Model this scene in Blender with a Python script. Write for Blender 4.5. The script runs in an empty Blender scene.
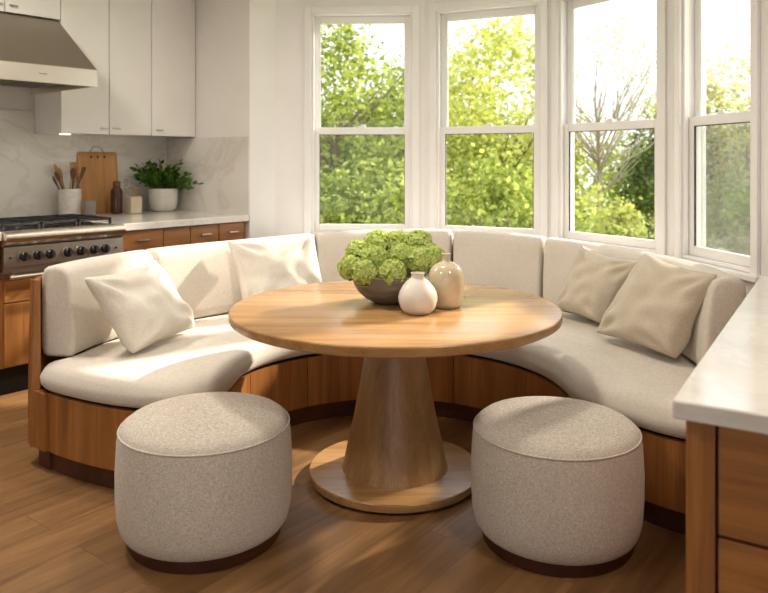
import bpy, bmesh, math, random
from mathutils import Vector, Matrix, noise, Euler
random.seed(7)
C = bpy.context.scene.collection
PI = math.pi
rad = math.radians

# ------------------------------------------------------------------ mesh helpers
class MB:
    """collects shapes and links them as ONE mesh object"""
    def __init__(s): s.v = []; s.f = []
    def add(s, vs, fs, M=None):
        b = len(s.v)
        s.v += [tuple(M @ Vector(p)) if M else tuple(p) for p in vs]
        s.f += [tuple(b + i for i in f) for f in fs]
        return s
    def box(s, x0, x1, y0, y1, z0, z1, M=None):
        vs = [(x0,y0,z0),(x1,y0,z0),(x1,y1,z0),(x0,y1,z0),(x0,y0,z1),(x1,y0,z1),(x1,y1,z1),(x0,y1,z1)]
        return s.add(vs, [(0,3,2,1),(4,5,6,7),(0,1,5,4),(1,2,6,5),(2,3,7,6),(3,0,4,7)], M)
    def rings(s, rs, closed=True, cap0=True, cap1=True, M=None):
        n = len(rs[0]); vs = [p for r in rs for p in r]; fs = []
        for i in range(len(rs)-1):
            for j in range(n if closed else n-1):
                k = (j+1) % n
                fs.append((i*n+j, i*n+k, (i+1)*n+k, (i+1)*n+j))
        if cap0: fs.append(tuple(reversed(range(n))))
        if cap1: fs.append(tuple((len(rs)-1)*n + j for j in range(n)))
        return s.add(vs, fs, M)
    def lathe(s, prof, n=64, c=(0,0,0), cap0=True, cap1=True, M=None):
        rs = [[(c[0]+r*math.cos(2*PI*j/n), c[1]+r*math.sin(2*PI*j/n), c[2]+z) for j in range(n)] for r, z in prof]
        return s.rings(rs, True, cap0, cap1, M)
    def tube(s, pts, r, n=8, cap=True, M=None):
        pts = [Vector(p) for p in pts]; rs = []
        rr = r if isinstance(r, (list, tuple)) else [r]*len(pts)
        up = Vector((0,0,1))
        for i, p in enumerate(pts):
            d = (pts[min(i+1,len(pts)-1)] - pts[max(i-1,0)]).normalized()
            a = d.cross(up) if abs(d.z) < .9 else d.cross(Vector((1,0,0)))
            a.normalize(); b = d.cross(a)
            rs.append([tuple(p + rr[i]*(a*math.cos(2*PI*j/n) + b*math.sin(2*PI*j/n))) for j in range(n)])
        return s.rings(rs, True, cap, cap, M)
    def prism(s, poly, z0, z1, M=None):
        return s.rings([[(x,y,z0) for x,y in poly], [(x,y,z1) for x,y in poly]], M=M)
    def build(s, name, mat, parent=None, loc=(0,0,0), rotz=0, smooth=None, bevel=0, seg=2, fix=True):
        me = bpy.data.meshes.new(name)
        me.from_pydata(s.v, [], s.f)
        if fix:
            bm = bmesh.new(); bm.from_mesh(me)
            bmesh.ops.recalc_face_normals(bm, faces=bm.faces)
            bm.to_mesh(me); bm.free()
        o = bpy.data.objects.new(name, me); C.objects.link(o)
        if mat: me.materials.append(mat)
        o.location = loc; o.rotation_euler = (0,0,rotz)
        if parent: o.parent = parent
        if bevel:
            m = o.modifiers.new('bevel', 'BEVEL'); m.width = bevel; m.segments = seg; m.limit_method = 'ANGLE'; m.angle_limit = rad(35)
        if smooth is not None or bevel:
            a = rad(smooth if smooth is not None else 35)
            bm = bmesh.new(); bm.from_mesh(me)
            for f in bm.faces: f.smooth = True
            for e in bm.edges:
                if len(e.link_faces) == 2 and e.calc_face_angle(0) > a: e.smooth = False
            bm.to_mesh(me); bm.free()
        return o

def tag(o, label=None, cat=None, group=None, kind=None):
    if label: o['label'] = label
    if cat: o['category'] = cat
    if group: o['group'] = group
    if kind: o['kind'] = kind
    return o
def thing(name, label, cat, loc=(0,0,0), rotz=0, group=None):
    o = bpy.data.objects.new(name, None); C.objects.link(o)
    o.location = loc; o.rotation_euler = (0,0,rotz); o.empty_display_size = .1
    return tag(o, label, cat, group)
def dup(root, loc, rotz, label, group=None):
    r = root.copy(); C.objects.link(r); r.location = loc; r.rotation_euler = (0,0,rotz)
    r['label'] = label
    if group: r['group'] = group
    for ch in list(root.children):
        c = ch.copy(); C.objects.link(c); c.parent = r
        for g in list(ch.children):
            d = g.copy(); C.objects.link(d); d.parent = c
    return r
def struct(o): o['kind'] = 'structure'; return o

# ------------------------------------------------------------------ materials
def lin(c):
    return tuple(((x/255)/12.92 if x/255 <= .04045 else ((x/255+.055)/1.055)**2.4) for x in c) + (1,)
def newmat(name):
    m = bpy.data.materials.new(name); m.use_nodes = True
    nt = m.node_tree; b = nt.nodes['Principled BSDF']
    return m, nt, b
def N(nt, t, **kw):
    n = nt.nodes.new(t)
    for k, v in kw.items():
        if k in n.inputs.keys(): n.inputs[k].default_value = v
        else: setattr(n, k, v)
    return n
def coords(nt, scale=(1,1,1), rot=(0,0,0), kind='Object'):
    tc = N(nt, 'ShaderNodeTexCoord'); mp = N(nt, 'ShaderNodeMapping')
    mp.inputs['Scale'].default_value = scale; mp.inputs['Rotation'].default_value = rot
    nt.links.new(tc.outputs[kind], mp.inputs['Vector'])
    return mp.outputs['Vector']
def ramp(nt, fac, stops):
    r = N(nt, 'ShaderNodeValToRGB'); e = r.color_ramp.elements
    while len(e) < len(stops): e.new(.5)
    for i, (p, c) in enumerate(stops): e[i].position = p; e[i].color = c
    nt.links.new(fac, r.inputs['Fac']); return r.outputs['Color']
def mix(nt, a, b, fac, mode='MIX'):
    m = N(nt, 'ShaderNodeMix'); m.data_type = 'RGBA'; m.blend_type = mode
    for src, i in ((fac,0),(a,6),(b,7)):
        if hasattr(src, 'node'): nt.links.new(src, m.inputs[i])
        else: m.inputs[i].default_value = src
    return m.outputs[2]
def bump(nt, b, h, strength=.2, dist=.002):
    n = N(nt, 'ShaderNodeBump'); n.inputs['Strength'].default_value = strength; n.inputs['Distance'].default_value = dist
    nt.links.new(h, n.inputs['Height']); nt.links.new(n.outputs['Normal'], b.inputs['Normal'])

def plain(name, c, rough=.5, metal=0, spec=.5, coat=0):
    m, nt, b = newmat(name)
    b.inputs['Base Color'].default_value = lin(c); b.inputs['Roughness'].default_value = rough
    b.inputs['Metallic'].default_value = metal; b.inputs['Specular IOR Level'].default_value = spec
    b.inputs['Coat Weight'].default_value = coat
    return m
def paint(name, c, rough=.5):
    m, nt, b = newmat(name)
    v = coords(nt, (1,1,1)); n = N(nt, 'ShaderNodeTexNoise', Scale=3.0, Detail=3.0); nt.links.new(v, n.inputs['Vector'])
    c0 = lin(c); c1 = tuple(x*.96 for x in c0[:3]) + (1,)
    nt.links.new(ramp(nt, n.outputs['Fac'], [(.35,c1),(.65,c0)]), b.inputs['Base Color'])
    b.inputs['Roughness'].default_value = rough
    n2 = N(nt, 'ShaderNodeTexNoise', Scale=180.0, Detail=2.0); nt.links.new(v, n2.inputs['Vector']); bump(nt, b, n2.outputs['Fac'], .05, .001)
    return m
def wood(name, dark, mid, light, scale=(14,14,1.1), rough=.42, fine=5, rot=(0,0,0)):
    m, nt, b = newmat(name)
    v = coords(nt, scale, rot)
    n = N(nt, 'ShaderNodeTexNoise', Scale=1.0, Detail=7.0, Roughness=.62, Distortion=.5); nt.links.new(v, n.inputs['Vector'])
    col = ramp(nt, n.outputs['Fac'], [(.28,lin(dark)),(.5,lin(mid)),(.72,lin(light))])
    v2 = coords(nt, tuple(x*fine*(2.2 if x > 3 else .8) for x in scale), rot)
    n2 = N(nt, 'ShaderNodeTexNoise', Scale=1.0, Detail=4.0, Roughness=.7); nt.links.new(v2, n2.inputs['Vector'])
    g = ramp(nt, n2.outputs['Fac'], [(.35,(.66,.62,.58,1)),(.6,(1,1,1,1))])
    nt.links.new(mix(nt, col, g, .55, 'MULTIPLY'), b.inputs['Base Color'])
    b.inputs['Roughness'].default_value = rough
    bump(nt, b, n2.outputs['Fac'], .12, .001)
    return m
def fabric(name, c, contrast=.16, k=1.0):
    m, nt, b = newmat(name)
    hs = []
    for sc in ((70*k,70*k,420*k),(420*k,420*k,60*k)):
        v = coords(nt, sc); n = N(nt, 'ShaderNodeTexNoise', Scale=1.0, Detail=2.0, Roughness=.6); nt.links.new(v, n.inputs['Vector']); hs.append(n.outputs['Fac'])
    ad = N(nt, 'ShaderNodeMath', operation='ADD'); nt.links.new(hs[0], ad.inputs[0]); nt.links.new(hs[1], ad.inputs[1])
    hf = N(nt, 'ShaderNodeMath', operation='MULTIPLY'); hf.inputs[1].default_value = .5; nt.links.new(ad.outputs[0], hf.inputs[0])
    c0 = lin(c)
    lo = tuple(x*(1-contrast*1.5) for x in c0[:3]) + (1,); hi = tuple(min(1,x*(1+contrast)) for x in c0[:3]) + (1,)
    col = ramp(nt, hf.outputs[0], [(.36,lo),(.62,hi)])
    v3 = coords(nt, (3,3,3)); n3 = N(nt, 'ShaderNodeTexNoise', Scale=1.0, Detail=3.0); nt.links.new(v3, n3.inputs['Vector'])
    g = ramp(nt, n3.outputs['Fac'], [(.3,(.93,.92,.91,1)),(.7,(1,1,1,1))])
    nt.links.new(mix(nt, col, g, 1.0, 'MULTIPLY'), b.inputs['Base Color'])
    b.inputs['Roughness'].default_value = .95; b.inputs['Specular IOR Level'].default_value = .15
    b.inputs['Sheen Weight'].default_value = .15; b.inputs['Sheen Roughness'].default_value = .6
    bump(nt, b, hf.outputs[0], .55, .0025)
    return m
def marble(name, base, vein, rough=.18, sc=1.6):
    m, nt, b = newmat(name)
    v = coords(nt, (1,1,1.4), (.3,.5,.9))
    n = N(nt, 'ShaderNodeTexNoise', Scale=sc, Detail=8.0, Roughness=.6, Distortion=1.4); nt.links.new(v, n.inputs['Vector'])
    col = ramp(nt, n.outputs['Fac'], [(.0,lin(base)),(.46,lin(base)),(.5,lin(vein)),(.54,lin(base)),(1,lin(base))])
    n2 = N(nt, 'ShaderNodeTexNoise', Scale=sc*2.2, Detail=6.0); nt.links.new(v, n2.inputs['Vector'])
    g = ramp(nt, n2.outputs['Fac'], [(.35,(.9,.89,.88,1)),(.65,(1,1,1,1))])
    nt.links.new(mix(nt, col, g, .8, 'MULTIPLY'), b.inputs['Base Color'])
    b.inputs['Roughness'].default_value = rough
    return m
def steel(name, c=(164,155,143), rough=.34):
    m, nt, b = newmat(name)
    v = coords(nt, (.6,30,400)); n = N(nt, 'ShaderNodeTexNoise', Scale=1.0, Detail=2.0); nt.links.new(v, n.inputs['Vector'])
    r = ramp(nt, n.outputs['Fac'], [(.3,(rough*.93,)*3+(1,)),(.7,(rough*1.07,)*3+(1,))]); nt.links.new(r, b.inputs['Roughness'])
    b.inputs['Base Color'].default_value = lin(c); b.inputs['Metallic'].default_value = 1
    return m
def leafmat(name, a, c, trans=.5, scale=1.0):
    m, nt, b = newmat(name); nt.nodes.remove(b)
    g = N(nt, 'ShaderNodeNewGeometry'); col = ramp(nt, g.outputs['Random Per Island'], [(0,lin(a)),(1,lin(c))])
    d = N(nt, 'ShaderNodeBsdfDiffuse'); t = N(nt, 'ShaderNodeBsdfTranslucent'); s = N(nt, 'ShaderNodeMixShader'); s.inputs[0].default_value = trans
    nt.links.new(col, d.inputs['Color']); nt.links.new(mix(nt, col, (1.0,1.0,.7,1), 1.0, 'MULTIPLY'), t.inputs['Color'])
    nt.links.new(d.outputs[0], s.inputs[1]); nt.links.new(t.outputs[0], s.inputs[2])
    nt.links.new(s.outputs[0], nt.nodes['Material Output'].inputs['Surface'])
    return m
def glassmat(name, tint=(1,1,1,1), ior=1.45):
    m, nt, b = newmat(name); nt.nodes.remove(b)
    t = N(nt, 'ShaderNodeBsdfTransparent', Color=tint); g = N(nt, 'ShaderNodeBsdfGlossy', Roughness=.02); f = N(nt, 'ShaderNodeFresnel', IOR=ior)
    ge = N(nt, 'ShaderNodeNewGeometry'); k = N(nt, 'ShaderNodeMath', operation='SUBTRACT'); k.inputs[0].default_value = 1; nt.links.new(ge.outputs['Backfacing'], k.inputs[1])
    u = N(nt, 'ShaderNodeMath', operation='MULTIPLY'); nt.links.new(f.outputs[0], u.inputs[0]); nt.links.new(k.outputs[0], u.inputs[1])
    s = N(nt, 'ShaderNodeMixShader'); nt.links.new(u.outputs[0], s.inputs[0]); nt.links.new(t.outputs[0], s.inputs[1]); nt.links.new(g.outputs[0], s.inputs[2])
    nt.links.new(s.outputs[0], nt.nodes['Material Output'].inputs['Surface'])
    return m
def floormat():
    m, nt, b = newmat('oak_planks')
    v = coords(nt, (1,1,1), (0,0,rad(-53)))
    br = N(nt, 'ShaderNodeTexBrick', Scale=1.0); br.offset = .37; br.squash = 1.0
    br.inputs['Brick Width'].default_value = 2.3; br.inputs['Row Height'].default_value = .19
    br.inputs['Mortar Size'].default_value = .0022; br.inputs['Mortar Smooth'].default_value = .3; br.inputs['Bias'].default_value = 0
    br.inputs['Color1'].default_value = (0,0,0,1); br.inputs['Color2'].default_value = (1,1,1,1); br.inputs['Mortar'].default_value = (.5,.5,.5,1)
    nt.links.new(v, br.inputs['Vector'])
    mp2 = N(nt, 'ShaderNodeMapping'); mp2.inputs['Scale'].default_value = (.9,11,11); nt.links.new(v, mp2.inputs['Vector']); v2 = mp2.outputs['Vector']
    # every plank gets its own stretch of grain
    ad = N(nt, 'ShaderNodeVectorMath', operation='MULTIPLY_ADD'); nt.links.new(br.outputs['Color'], ad.inputs[0]); ad.inputs[1].default_value = (9,5,3); nt.links.new(v2, ad.inputs[2])
    n = N(nt, 'ShaderNodeTexNoise', Scale=1.0, Detail=8.0, Roughness=.62, Distortion=.9); nt.links.new(ad.outputs[0], n.inputs['Vector'])
    col = ramp(nt, n.outputs['Fac'], [(.25,lin((98,69,39))),(.5,lin((131,96,59))),(.75,lin((158,121,79)))])
    tone = ramp(nt, br.outputs['Color'], [(0,(.86,.84,.82,1)),(1,(1.06,1.05,1.04,1))])
    col = mix(nt, col, tone, 1.0, 'MULTIPLY')
    col = mix(nt, col, lin((112,76,42)), br.outputs['Fac'])
    nt.links.new(col, b.inputs['Base Color'])
    b.inputs['Roughness'].default_value = .46; b.inputs['Specular IOR Level'].default_value = .4
    bump(nt, b, n.outputs['Fac'], .08, .001)
    return m

M = dict(
    wall=paint('wall_paint', (230,226,220)), white=paint('white_trim_paint', (238,236,232), .35), cab=paint('white_lacquer', (232,229,223), .4),
    ceil=paint('ceiling_paint', (240,239,236)),
    floor=floormat(),
    oak=wood('table_oak', (148,108,64), (176,135,86), (195,157,108), (1.3,15,15), .26),
    oakv=wood('pedestal_oak', (142,104,62), (168,128,82), (188,150,102), (13,13,.9), .42),
    teak=wood('banquette_wood', (128,82,38), (162,106,52), (186,128,70), (15,15,.9), .42),
    teakh=wood('drawer_wood', (128,82,38), (162,106,52), (186,128,70), (1.1,15,16), .42),
    teakv=wood('cabinet_wood', (128,82,38), (162,106,52), (186,128,70), (15,15,1.0), .42),
    dark=wood('plinth_wood', (58,28,14), (76,38,20), (92,48,26), (6,6,6), .5),
    gap=plain('shadow_gap_black', (26,18,12), .9),
    linen=fabric('seat_linen', (217,208,195), .09), linen2=fabric('ottoman_linen', (208,198,184), .26, 1.5), pillow=fabric('pillow_linen', (223,215,202), .1, 1.3), pillow2=fabric('pillow_flax', (202,190,170), .12, 1.3),
    quartz=marble('white_quartz', (234,229,220), (226,221,212), .12, 2.4), marble=marble('splash_marble', (226,222,214), (215,209,199), .22, 1.1),
    steel=steel('brushed_steel'), steel2=steel('bright_steel', (232,224,210), .3), chrome=plain('satin_nickel', (180,172,160), .3, 1), black=plain('black_enamel', (16,15,14), .35), iron=plain('cast_iron', (20,19,18), .6),
    glass=glassmat('window_glass'), gasket=plain('rubber_gasket', (60,58,54), .7),
    stone=None, vase=plain('white_ceramic', (226,218,206), .45, coat=.1), glaze=None, pot=None,
    leaf_in=leafmat('herb_leaves', (52,88,36), (104,142,58), .35), petal=leafmat('hydrangea_petals', (180,200,100), (228,236,164), .3), core=plain('hydrangea_core', (96,120,48), .8), stem=plain('plant_stem', (92,112,52), .6),
    board=wood('cutting_board_wood', (168,116,62), (194,142,84), (210,160,102), (12,12,1.1), .5), spoon=wood('spoon_wood', (150,106,62), (186,142,92), (206,166,118), (20,20,3), .6),
    spoond=wood('walnut_spoon', (84,54,30), (112,76,44), (134,94,58), (20,20,3), .6),
    bark=plain('bark', (112,94,74), .9), barkp=plain('pale_bark', (168,154,132), .9), grass=None,
)
def stonemat():
    m, nt, b = newmat('grey_stoneware'); v = coords(nt, (6,6,40)); n = N(nt, 'ShaderNodeTexNoise', Scale=1.0, Detail=6.0); nt.links.new(v, n.inputs['Vector'])
    nt.links.new(ramp(nt, n.outputs['Fac'], [(.3,lin((96,86,76))),(.7,lin((136,125,112)))]), b.inputs['Base Color']); b.inputs['Roughness'].default_value = .6
    bump(nt, b, n.outputs['Fac'], .3, .003); return m
M['stone'] = stonemat()
def glazemat(name, a, c, rough=.16, sc=9):
    m, nt, b = newmat(name); v = coords(nt); n = N(nt, 'ShaderNodeTexNoise', Scale=sc, Detail=3.0); nt.links.new(v, n.inputs['Vector'])
    nt.links.new(ramp(nt, n.outputs['Fac'], [(.35,lin(a)),(.65,lin(c))]), b.inputs['Base Color']); b.inputs['Roughness'].default_value = rough; b.inputs['Coat Weight'].default_value = .3
    return m
M['glaze'] = glazemat('cream_glaze', (206,190,158), (220,206,176)); M['pot'] = glazemat('white_glaze', (214,210,202), (230,226,218), .22)
M['grass'] = glazemat('lawn', (96,120,52), (140,160,78), .95, 2)
def shinyglass(name, c):
    m, nt, b = newmat(name); b.inputs['Base Color'].default_value = lin(c); b.inputs['Transmission Weight'].default_value = .75; b.inputs['Roughness'].default_value = .12; return m
M['amber'] = shinyglass('amber_glass', (120,78,44)); M['clear'] = glassmat('clear_glass', (.9,.89,.87,1), 1.6); M['frost'] = shinyglass('frosted_glass', (206,204,200))
def screenmat():
    m, nt, b = newmat('insect_mesh'); nt.nodes.remove(b)
    t = N(nt, 'ShaderNodeBsdfTransparent'); d = N(nt, 'ShaderNodeBsdfDiffuse', Color=lin((170,172,164))); s = N(nt, 'ShaderNodeMixShader'); s.inputs[0].default_value = .3
    nt.links.new(t.outputs[0], s.inputs[1]); nt.links.new(d.outputs[0], s.inputs[2]); nt.links.new(s.outputs[0], nt.nodes['Material Output'].inputs['Surface']); return m
M['screen'] = screenmat()
def emis(name, c, k):
    m, nt, b = newmat(name); b.inputs['Emission Color'].default_value = c; b.inputs['Emission Strength'].default_value = k; return m
M['lamp'] = emis('lamp_glow', (1,.86,.66,1), 1.2)

# ------------------------------------------------------------------ the room
CEIL = 2.78
K = Vector((-1.03, 5.63, 0)); KR = rad(50)                       # kitchen run: local x along the counter, y toward the back wall
KM = Matrix.Translation(K) @ Matrix.Rotation(KR, 4, 'Z')
def kp(x, y, z=0): return tuple(KM @ Vector((x, y, z)))
DEPTH = 1.1
BAY = [(-.85,5.74),(.3135,5.68),(1.21,5.26),(1.755,4.42),(1.93,3.45)]
far_l = kp(-6.2, DEPTH)[:2]; corner = kp(0, DEPTH)[:2]; kend = (K.x, K.y)
room = [(-6.2,-4.2),(-6.2,far_l[1]),far_l,corner,kend] + BAY + [(4.6,2.5),(4.6,-4.2)]
room = list(reversed(room))
struct(MB().prism(room, -.12, 0).build('floor', M['floor']))
struct(MB().prism([(x*1.02, y*1.03) for x, y in room], CEIL, CEIL+.12).build('ceiling', M['ceil']))

def seg(A, B):
    A = Vector((*A,0)); B = Vector((*B,0)); d = B-A
    return Matrix.Translation(A) @ Matrix.Rotation(math.atan2(d.y, d.x), 4, 'Z'), d.length
T = .15
def wall(name, A, B, hole=None, mat='wall', ext=(.06,.06)):
    Mx, L = seg(A, B); m = MB(); a, b = -ext[0], L+ext[1]
    if hole:
        h0, h1, z0, z1 = hole
        m.box(a,h0,0,T,0,CEIL,Mx).box(h1,b,0,T,0,CEIL,Mx).box(h0,h1,0,T,0,z0,Mx).box(h0,h1,0,T,z1,CEIL,Mx)
    else: m.box(a,b,0,T,0,CEIL,Mx)
    return struct(m.build(name, M[mat]))
Z0, Z1, ZR = .81, 2.545, 1.615
HOLES = [(.27,1.083),(.085,.915),(.045,.90),(.06,.71)]
names = ['wall_bay_left','wall_bay_centre','wall_bay_right','wall_bay_side']
for i in range(4): wall(names[i], BAY[i], BAY[i+1], (HOLES[i][0], HOLES[i][1], Z0, Z1), 'white', (0 if i == 0 else .06, .06))
wall('wall_back', far_l, corner, ext=(.1,.1))
wall('wall_wing', corner, kend, ext=(0,0))
wall('wall_reveal', kend, BAY[0], ext=(0,.05), mat='white')
wall('wall_right', BAY[4], (4.6,2.5), ext=(0,.1))
wall('wall_side', (4.6,2.5), (4.6,-4.2), ext=(.1,0))
m = MB(); m.box(-6.2,-3.2,-4.35,-4.2,0,CEIL).box(2.4,4.6,-4.35,-4.2,0,CEIL).box(-3.2,2.4,-4.35,-4.2,2.25,CEIL); struct(m.build('wall_front_light_block', M['wall']))  # unseen wall added behind the camera to cut the fill light
wall('wall_left', (-6.2,-4.2), (-6.2,far_l[1]), ext=(0,.1))

for i in range(4):                                                # double-hung windows
    Mx, L = seg(BAY[i], BAY[i+1]); h0, h1 = HOLES[i]
    w = bpy.data.objects.new('window_%d' % (i+1), None); C.objects.link(w); struct(w)
    w.matrix_world = Mx @ Matrix.Translation((h0, 0, Z0)); W = h1-h0; H = Z1-Z0; R = ZR-Z0
    c = MB(); k = .042; p = .02                                    # casing boards on the wall
    c.box(-k,.012,-p,0,-.02,H+k).box(W-.012,W+k,-p,0,-.02,H+k).box(.012,W-.012,-p,0,H-.012,H+k)
    c.build('casing', M['white'], w, bevel=.004)
    f = MB(); j = .022
    f.box(0,j,0,T,0,H).box(W-j,W,0,T,0,H).box(j,W-j,0,T,H-j,H).box(j,W-j,0,T,0,j)
    f.box(j,j+.012,0,.028,j,H-j).box(W-j-.012,W-j,0,.028,j,H-j)
    f.build('jamb', M['white'], w, bevel=.003)
    MB().box(-k-.02,W+k+.02,-.045,.02,-.035,0).build('window_sill', M['white'], w, bevel=.006)
    for nm, y, za, zb, rb, rt in (('lower_sash',.032,j,R+.03,.055,.055),('upper_sash',.074,R-.025,H-j,.05,.055)):
        s = MB(); st = .05; x0, x1 = j, W-j
        s.box(x0,x0+st,y,y+.036,za,zb).box(x1-st,x1,y,y+.036,za,zb).box(x0+st,x1-st,y,y+.036,za,za+rb).box(x0+st,x1-st,y,y+.036,zb-rt,zb)
        so = s.build(nm, M['white'], w, bevel=.004)
        MB().box(x0+st-.004,x1-st+.004,y+.016,y+.02,za+rb-.004,zb-rt+.004).build('pane', M['glass'], so)
        g = MB(); q = .005; a0, a1, b0, b1 = x0+st, x1-st, za+rb, zb-rt
        g.box(a0,a0+q,y+.006,y+.016,b0,b1).box(a1-q,a1,y+.006,y+.016,b0,b1).box(a0,a1,y+.006,y+.016,b1-q,b1)
        g.build('gasket', M['gasket'] if nm == 'lower_sash' else M['white'], so)
        if nm == 'lower_sash':
            lk = MB(); lk.box(W/2-.03,W/2+.03,y-.004,y+.03,zb,zb+.012).box(W/2-.008,W/2+.03,y-.008,y+.008,zb+.012,zb+.022)
            lk.build('sash_lock', M['white'], so, bevel=.003)
    if i == 3: MB().box(j,W-j,.118,.121,j,R).build('insect_screen', M['screen'], w)

# ------------------------------------------------------------------ banquette
TC = Vector((.03, 3.23, 0))                                       # the round table's centre
TH = [178,170,150,126,110,88,71,57,32,15,-8]
RO = [1.635,1.655,1.655,1.66,1.73,1.85,1.90,1.83,1.65,1.57,1.50]
def r_out(a):
    if a >= TH[0]: return RO[0]
    if a <= TH[-1]: return RO[-1]
    for i in range(len(TH)-1):
        if TH[i] >= a >= TH[i+1]:
            k = (TH[i]-a)/(TH[i]-TH[i+1]); r0 = RO[max(i-1,0)]; r1 = RO[i]; r2 = RO[i+1]; r3 = RO[min(i+2,len(RO)-1)]
            t0 = (r2-r0)/2; t1 = (r3-r1)/2
            return (2*k**3-3*k*k+1)*r1 + (k**3-2*k*k+k)*t0 + (-2*k**3+3*k*k)*r2 + (k**3-k*k)*t1
def pol(a, r, z=0): return (TC.x + r*math.cos(rad(a)), TC.y + r*math.sin(rad(a)), z)
def ztop(a): return .895 + .025*math.exp(-((a-85)/30)**2)

def catmull(pts, per):
    out = []; n = len(pts)
    for i in range(n):
        p0, p1, p2, p3 = (Vector(pts[(i+k) % n]) for k in (-1,0,1,2))
        m = max(2, int((p2-p1).length/per))
        # centripetal keeps tight corners clean
        d1 = max((p1-p0).length,1e-4)**.5; d2 = max((p2-p1).length,1e-4)**.5; d3 = max((p3-p2).length,1e-4)**.5
        m1 = (p1-p0)/d1 - (p2-p0)/(d1+d2) + (p2-p1)/d2; m2 = (p2-p1)/d2 - (p3-p1)/(d2+d3) + (p3-p2)/d3
        m1 *= d2; m2 *= d2
        for j in range(m):
            t = j/m
            out.append((2*t**3-3*t*t+1)*p1 + (t**3-2*t*t+t)*m1 + (-2*t**3+3*t*t)*p2 + (t**3-t*t)*m2)
    return out
outl = [(-1.565,3.40),(-1.56,3.335),(-1.52,3.28),(-1.30,3.14),(-1.08,3.045),(-.88,3.015),(-.745,3.10),(-.685,3.26)]
outl += [pol(a,.765-.03*max(0,a-144)/24)[:2] for a in range(160,0,-12)]
outl += [(.797,3.20),(.802,3.13),(.84,3.02),(.965,2.83),(1.075,2.71),(1.21,2.645),(1.28,2.71)]
outl += [pol(a, r_out(a)-.10)[:2] for a in range(-6,176,9)]
OUT = catmull(outl, .03)
def inset(d):
    n = len(OUT); res = []
    for i in range(n):
        t = (OUT[(i+1) % n] - OUT[i-1]).normalized()
        nrm = Vector((-t.y, t.x))                                   # the outline runs clockwise round the seat area
        res.append(OUT[i] + nrm*d*INS)
    for _ in range(int(max(0,d)*260)): res = [(res[i-1]+2*res[i]+res[(i+1) % n])/4 for i in range(n)]   # eases tight corners
    return res
area = sum(OUT[i].x*OUT[(i+1) % len(OUT)].y - OUT[(i+1) % len(OUT)].x*OUT[i].y for i in range(len(OUT)))
INS = 1 if area > 0 else -1

bq = thing('banquette', 'curved built-in corner banquette with cream linen seat and back cushions over a warm wood base', 'banquette', (TC.x,TC.y,0))
off = Matrix.Translation((-TC.x,-TC.y,0))
def ring(d, z): return [tuple(off @ Vector((p.x,p.y,z))) for p in inset(d)]
S0, S1 = .358, .475
prof = [(.03,S0),(.008,S0+.006),(0,S0+.022),(-.004,S0+.05),(.002,S1-.055),(.01,S1-.034),(.026,S1-.016),(.048,S1-.005),(.075,S1)]
m = MB(); m.rings([ring(d,z) for d,z in prof], True, True, True)
m.build('seat_cushion', M['linen'], bq, smooth=60)
MB().rings([ring(.03,.0),ring(.03,.088)]).build('plinth', M['dark'], bq, smooth=50)
MB().rings([ring(.032,.088),ring(.032,S0-.004)]).build('carcass', M['gap'], bq, smooth=50)
# veneered base panels, each bent round its stretch of the outline
base = inset(.012); n = len(OUT)
def nearest(x, y): return min(range(n), key=lambda i: (OUT[i].x-x)**2 + (OUT[i].y-y)**2)
cut = [nearest(-1.57,3.34), nearest(-.745,3.10)] + [nearest(*pol(a,.765)[:2]) for a in (152,123,93,63,31.5,4)] + [nearest(1.26,2.68)]
inner = inset(.032)
def bend(i0, i1, z0, z1):
    L = (i1-i0) % n; rs = []
    for k in range(L+1):
        i = (i0+k) % n; p, q = base[i], inner[i]
        if k == 0 or k == L:                                         # a shadow gap at each joint
            t = (OUT[(i+1) % n]-OUT[i-1]).normalized()*(.0025 if k == 0 else -.0025); p = p+t; q = q+t
        rs.append([tuple(off @ Vector((*p,z0))), tuple(off @ Vector((*p,z1))), tuple(off @ Vector((*q,z1))), tuple(off @ Vector((*q,z0)))])
    return MB().rings(rs, True, True, True)
for i in range(len(cut)-1): bend(cut[i], cut[i+1], .088, S0-.012).build('base_panel', M['teak'], bq, smooth=50)
# back cushions
def back_cushion(a0, a1):
    m = MB(); rs = []; nst = max(8, int((a0-a1)/2.2))
    gapd = .35
    for i in range(-2, nst+3):
        k = min(max(i/nst,0),1); a = a0-gapd + (a1+2*gapd-a0)*k
        shr = .02 if i in (-2,nst+2) else (.006 if i in (-1,nst+1) else 0)
        if i == 0 or i == nst: shr = 0
        da = {-2:0,-1:.2,0:.65}.get(i, 0) - {nst+2:0,nst+1:.2,nst:.65}.get(i, 0) if i <= 0 or i >= nst else 0
        a -= da
        R = r_out(a); zt = ztop(a); zb = S1-.004; bulge = .012*math.sin(PI*k)
        pr = [(R-.165-bulge,zb+.02),(R-.172-bulge,zb+.07),(R-.168-bulge,zb+.2),(R-.150-bulge*.6,zt-.09),(R-.142,zt-.045),(R-.128,zt-.018),(R-.105,zt-.004),(R-.07,zt),(R-.035,zt-.004),(R-.014,zt-.016),(R-.004,zt-.04),(R,zt-.1),(R,zb+.05),(R-.008,zb+.012),(R-.03,zb),(R-.13,zb),(R-.155,zb+.006)]
        if shr:
            cr = R-.085; cz = (zt+zb)/2
            pr = [(cr+(r-cr)*(1-shr/.085), cz+(z-cz)*(1-shr/.21)) for r, z in pr]
        rs.append([tuple(off @ Vector(pol(a,r,z))) for r, z in pr])
    return m.rings(rs, True, True, True).build('back_cushion', M['linen'], bq, smooth=60)
SEAMS = [173.5,148,107,87.5,76,55,25,-6]
for i in range(7): back_cushion(SEAMS[i], SEAMS[i+1])
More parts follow.
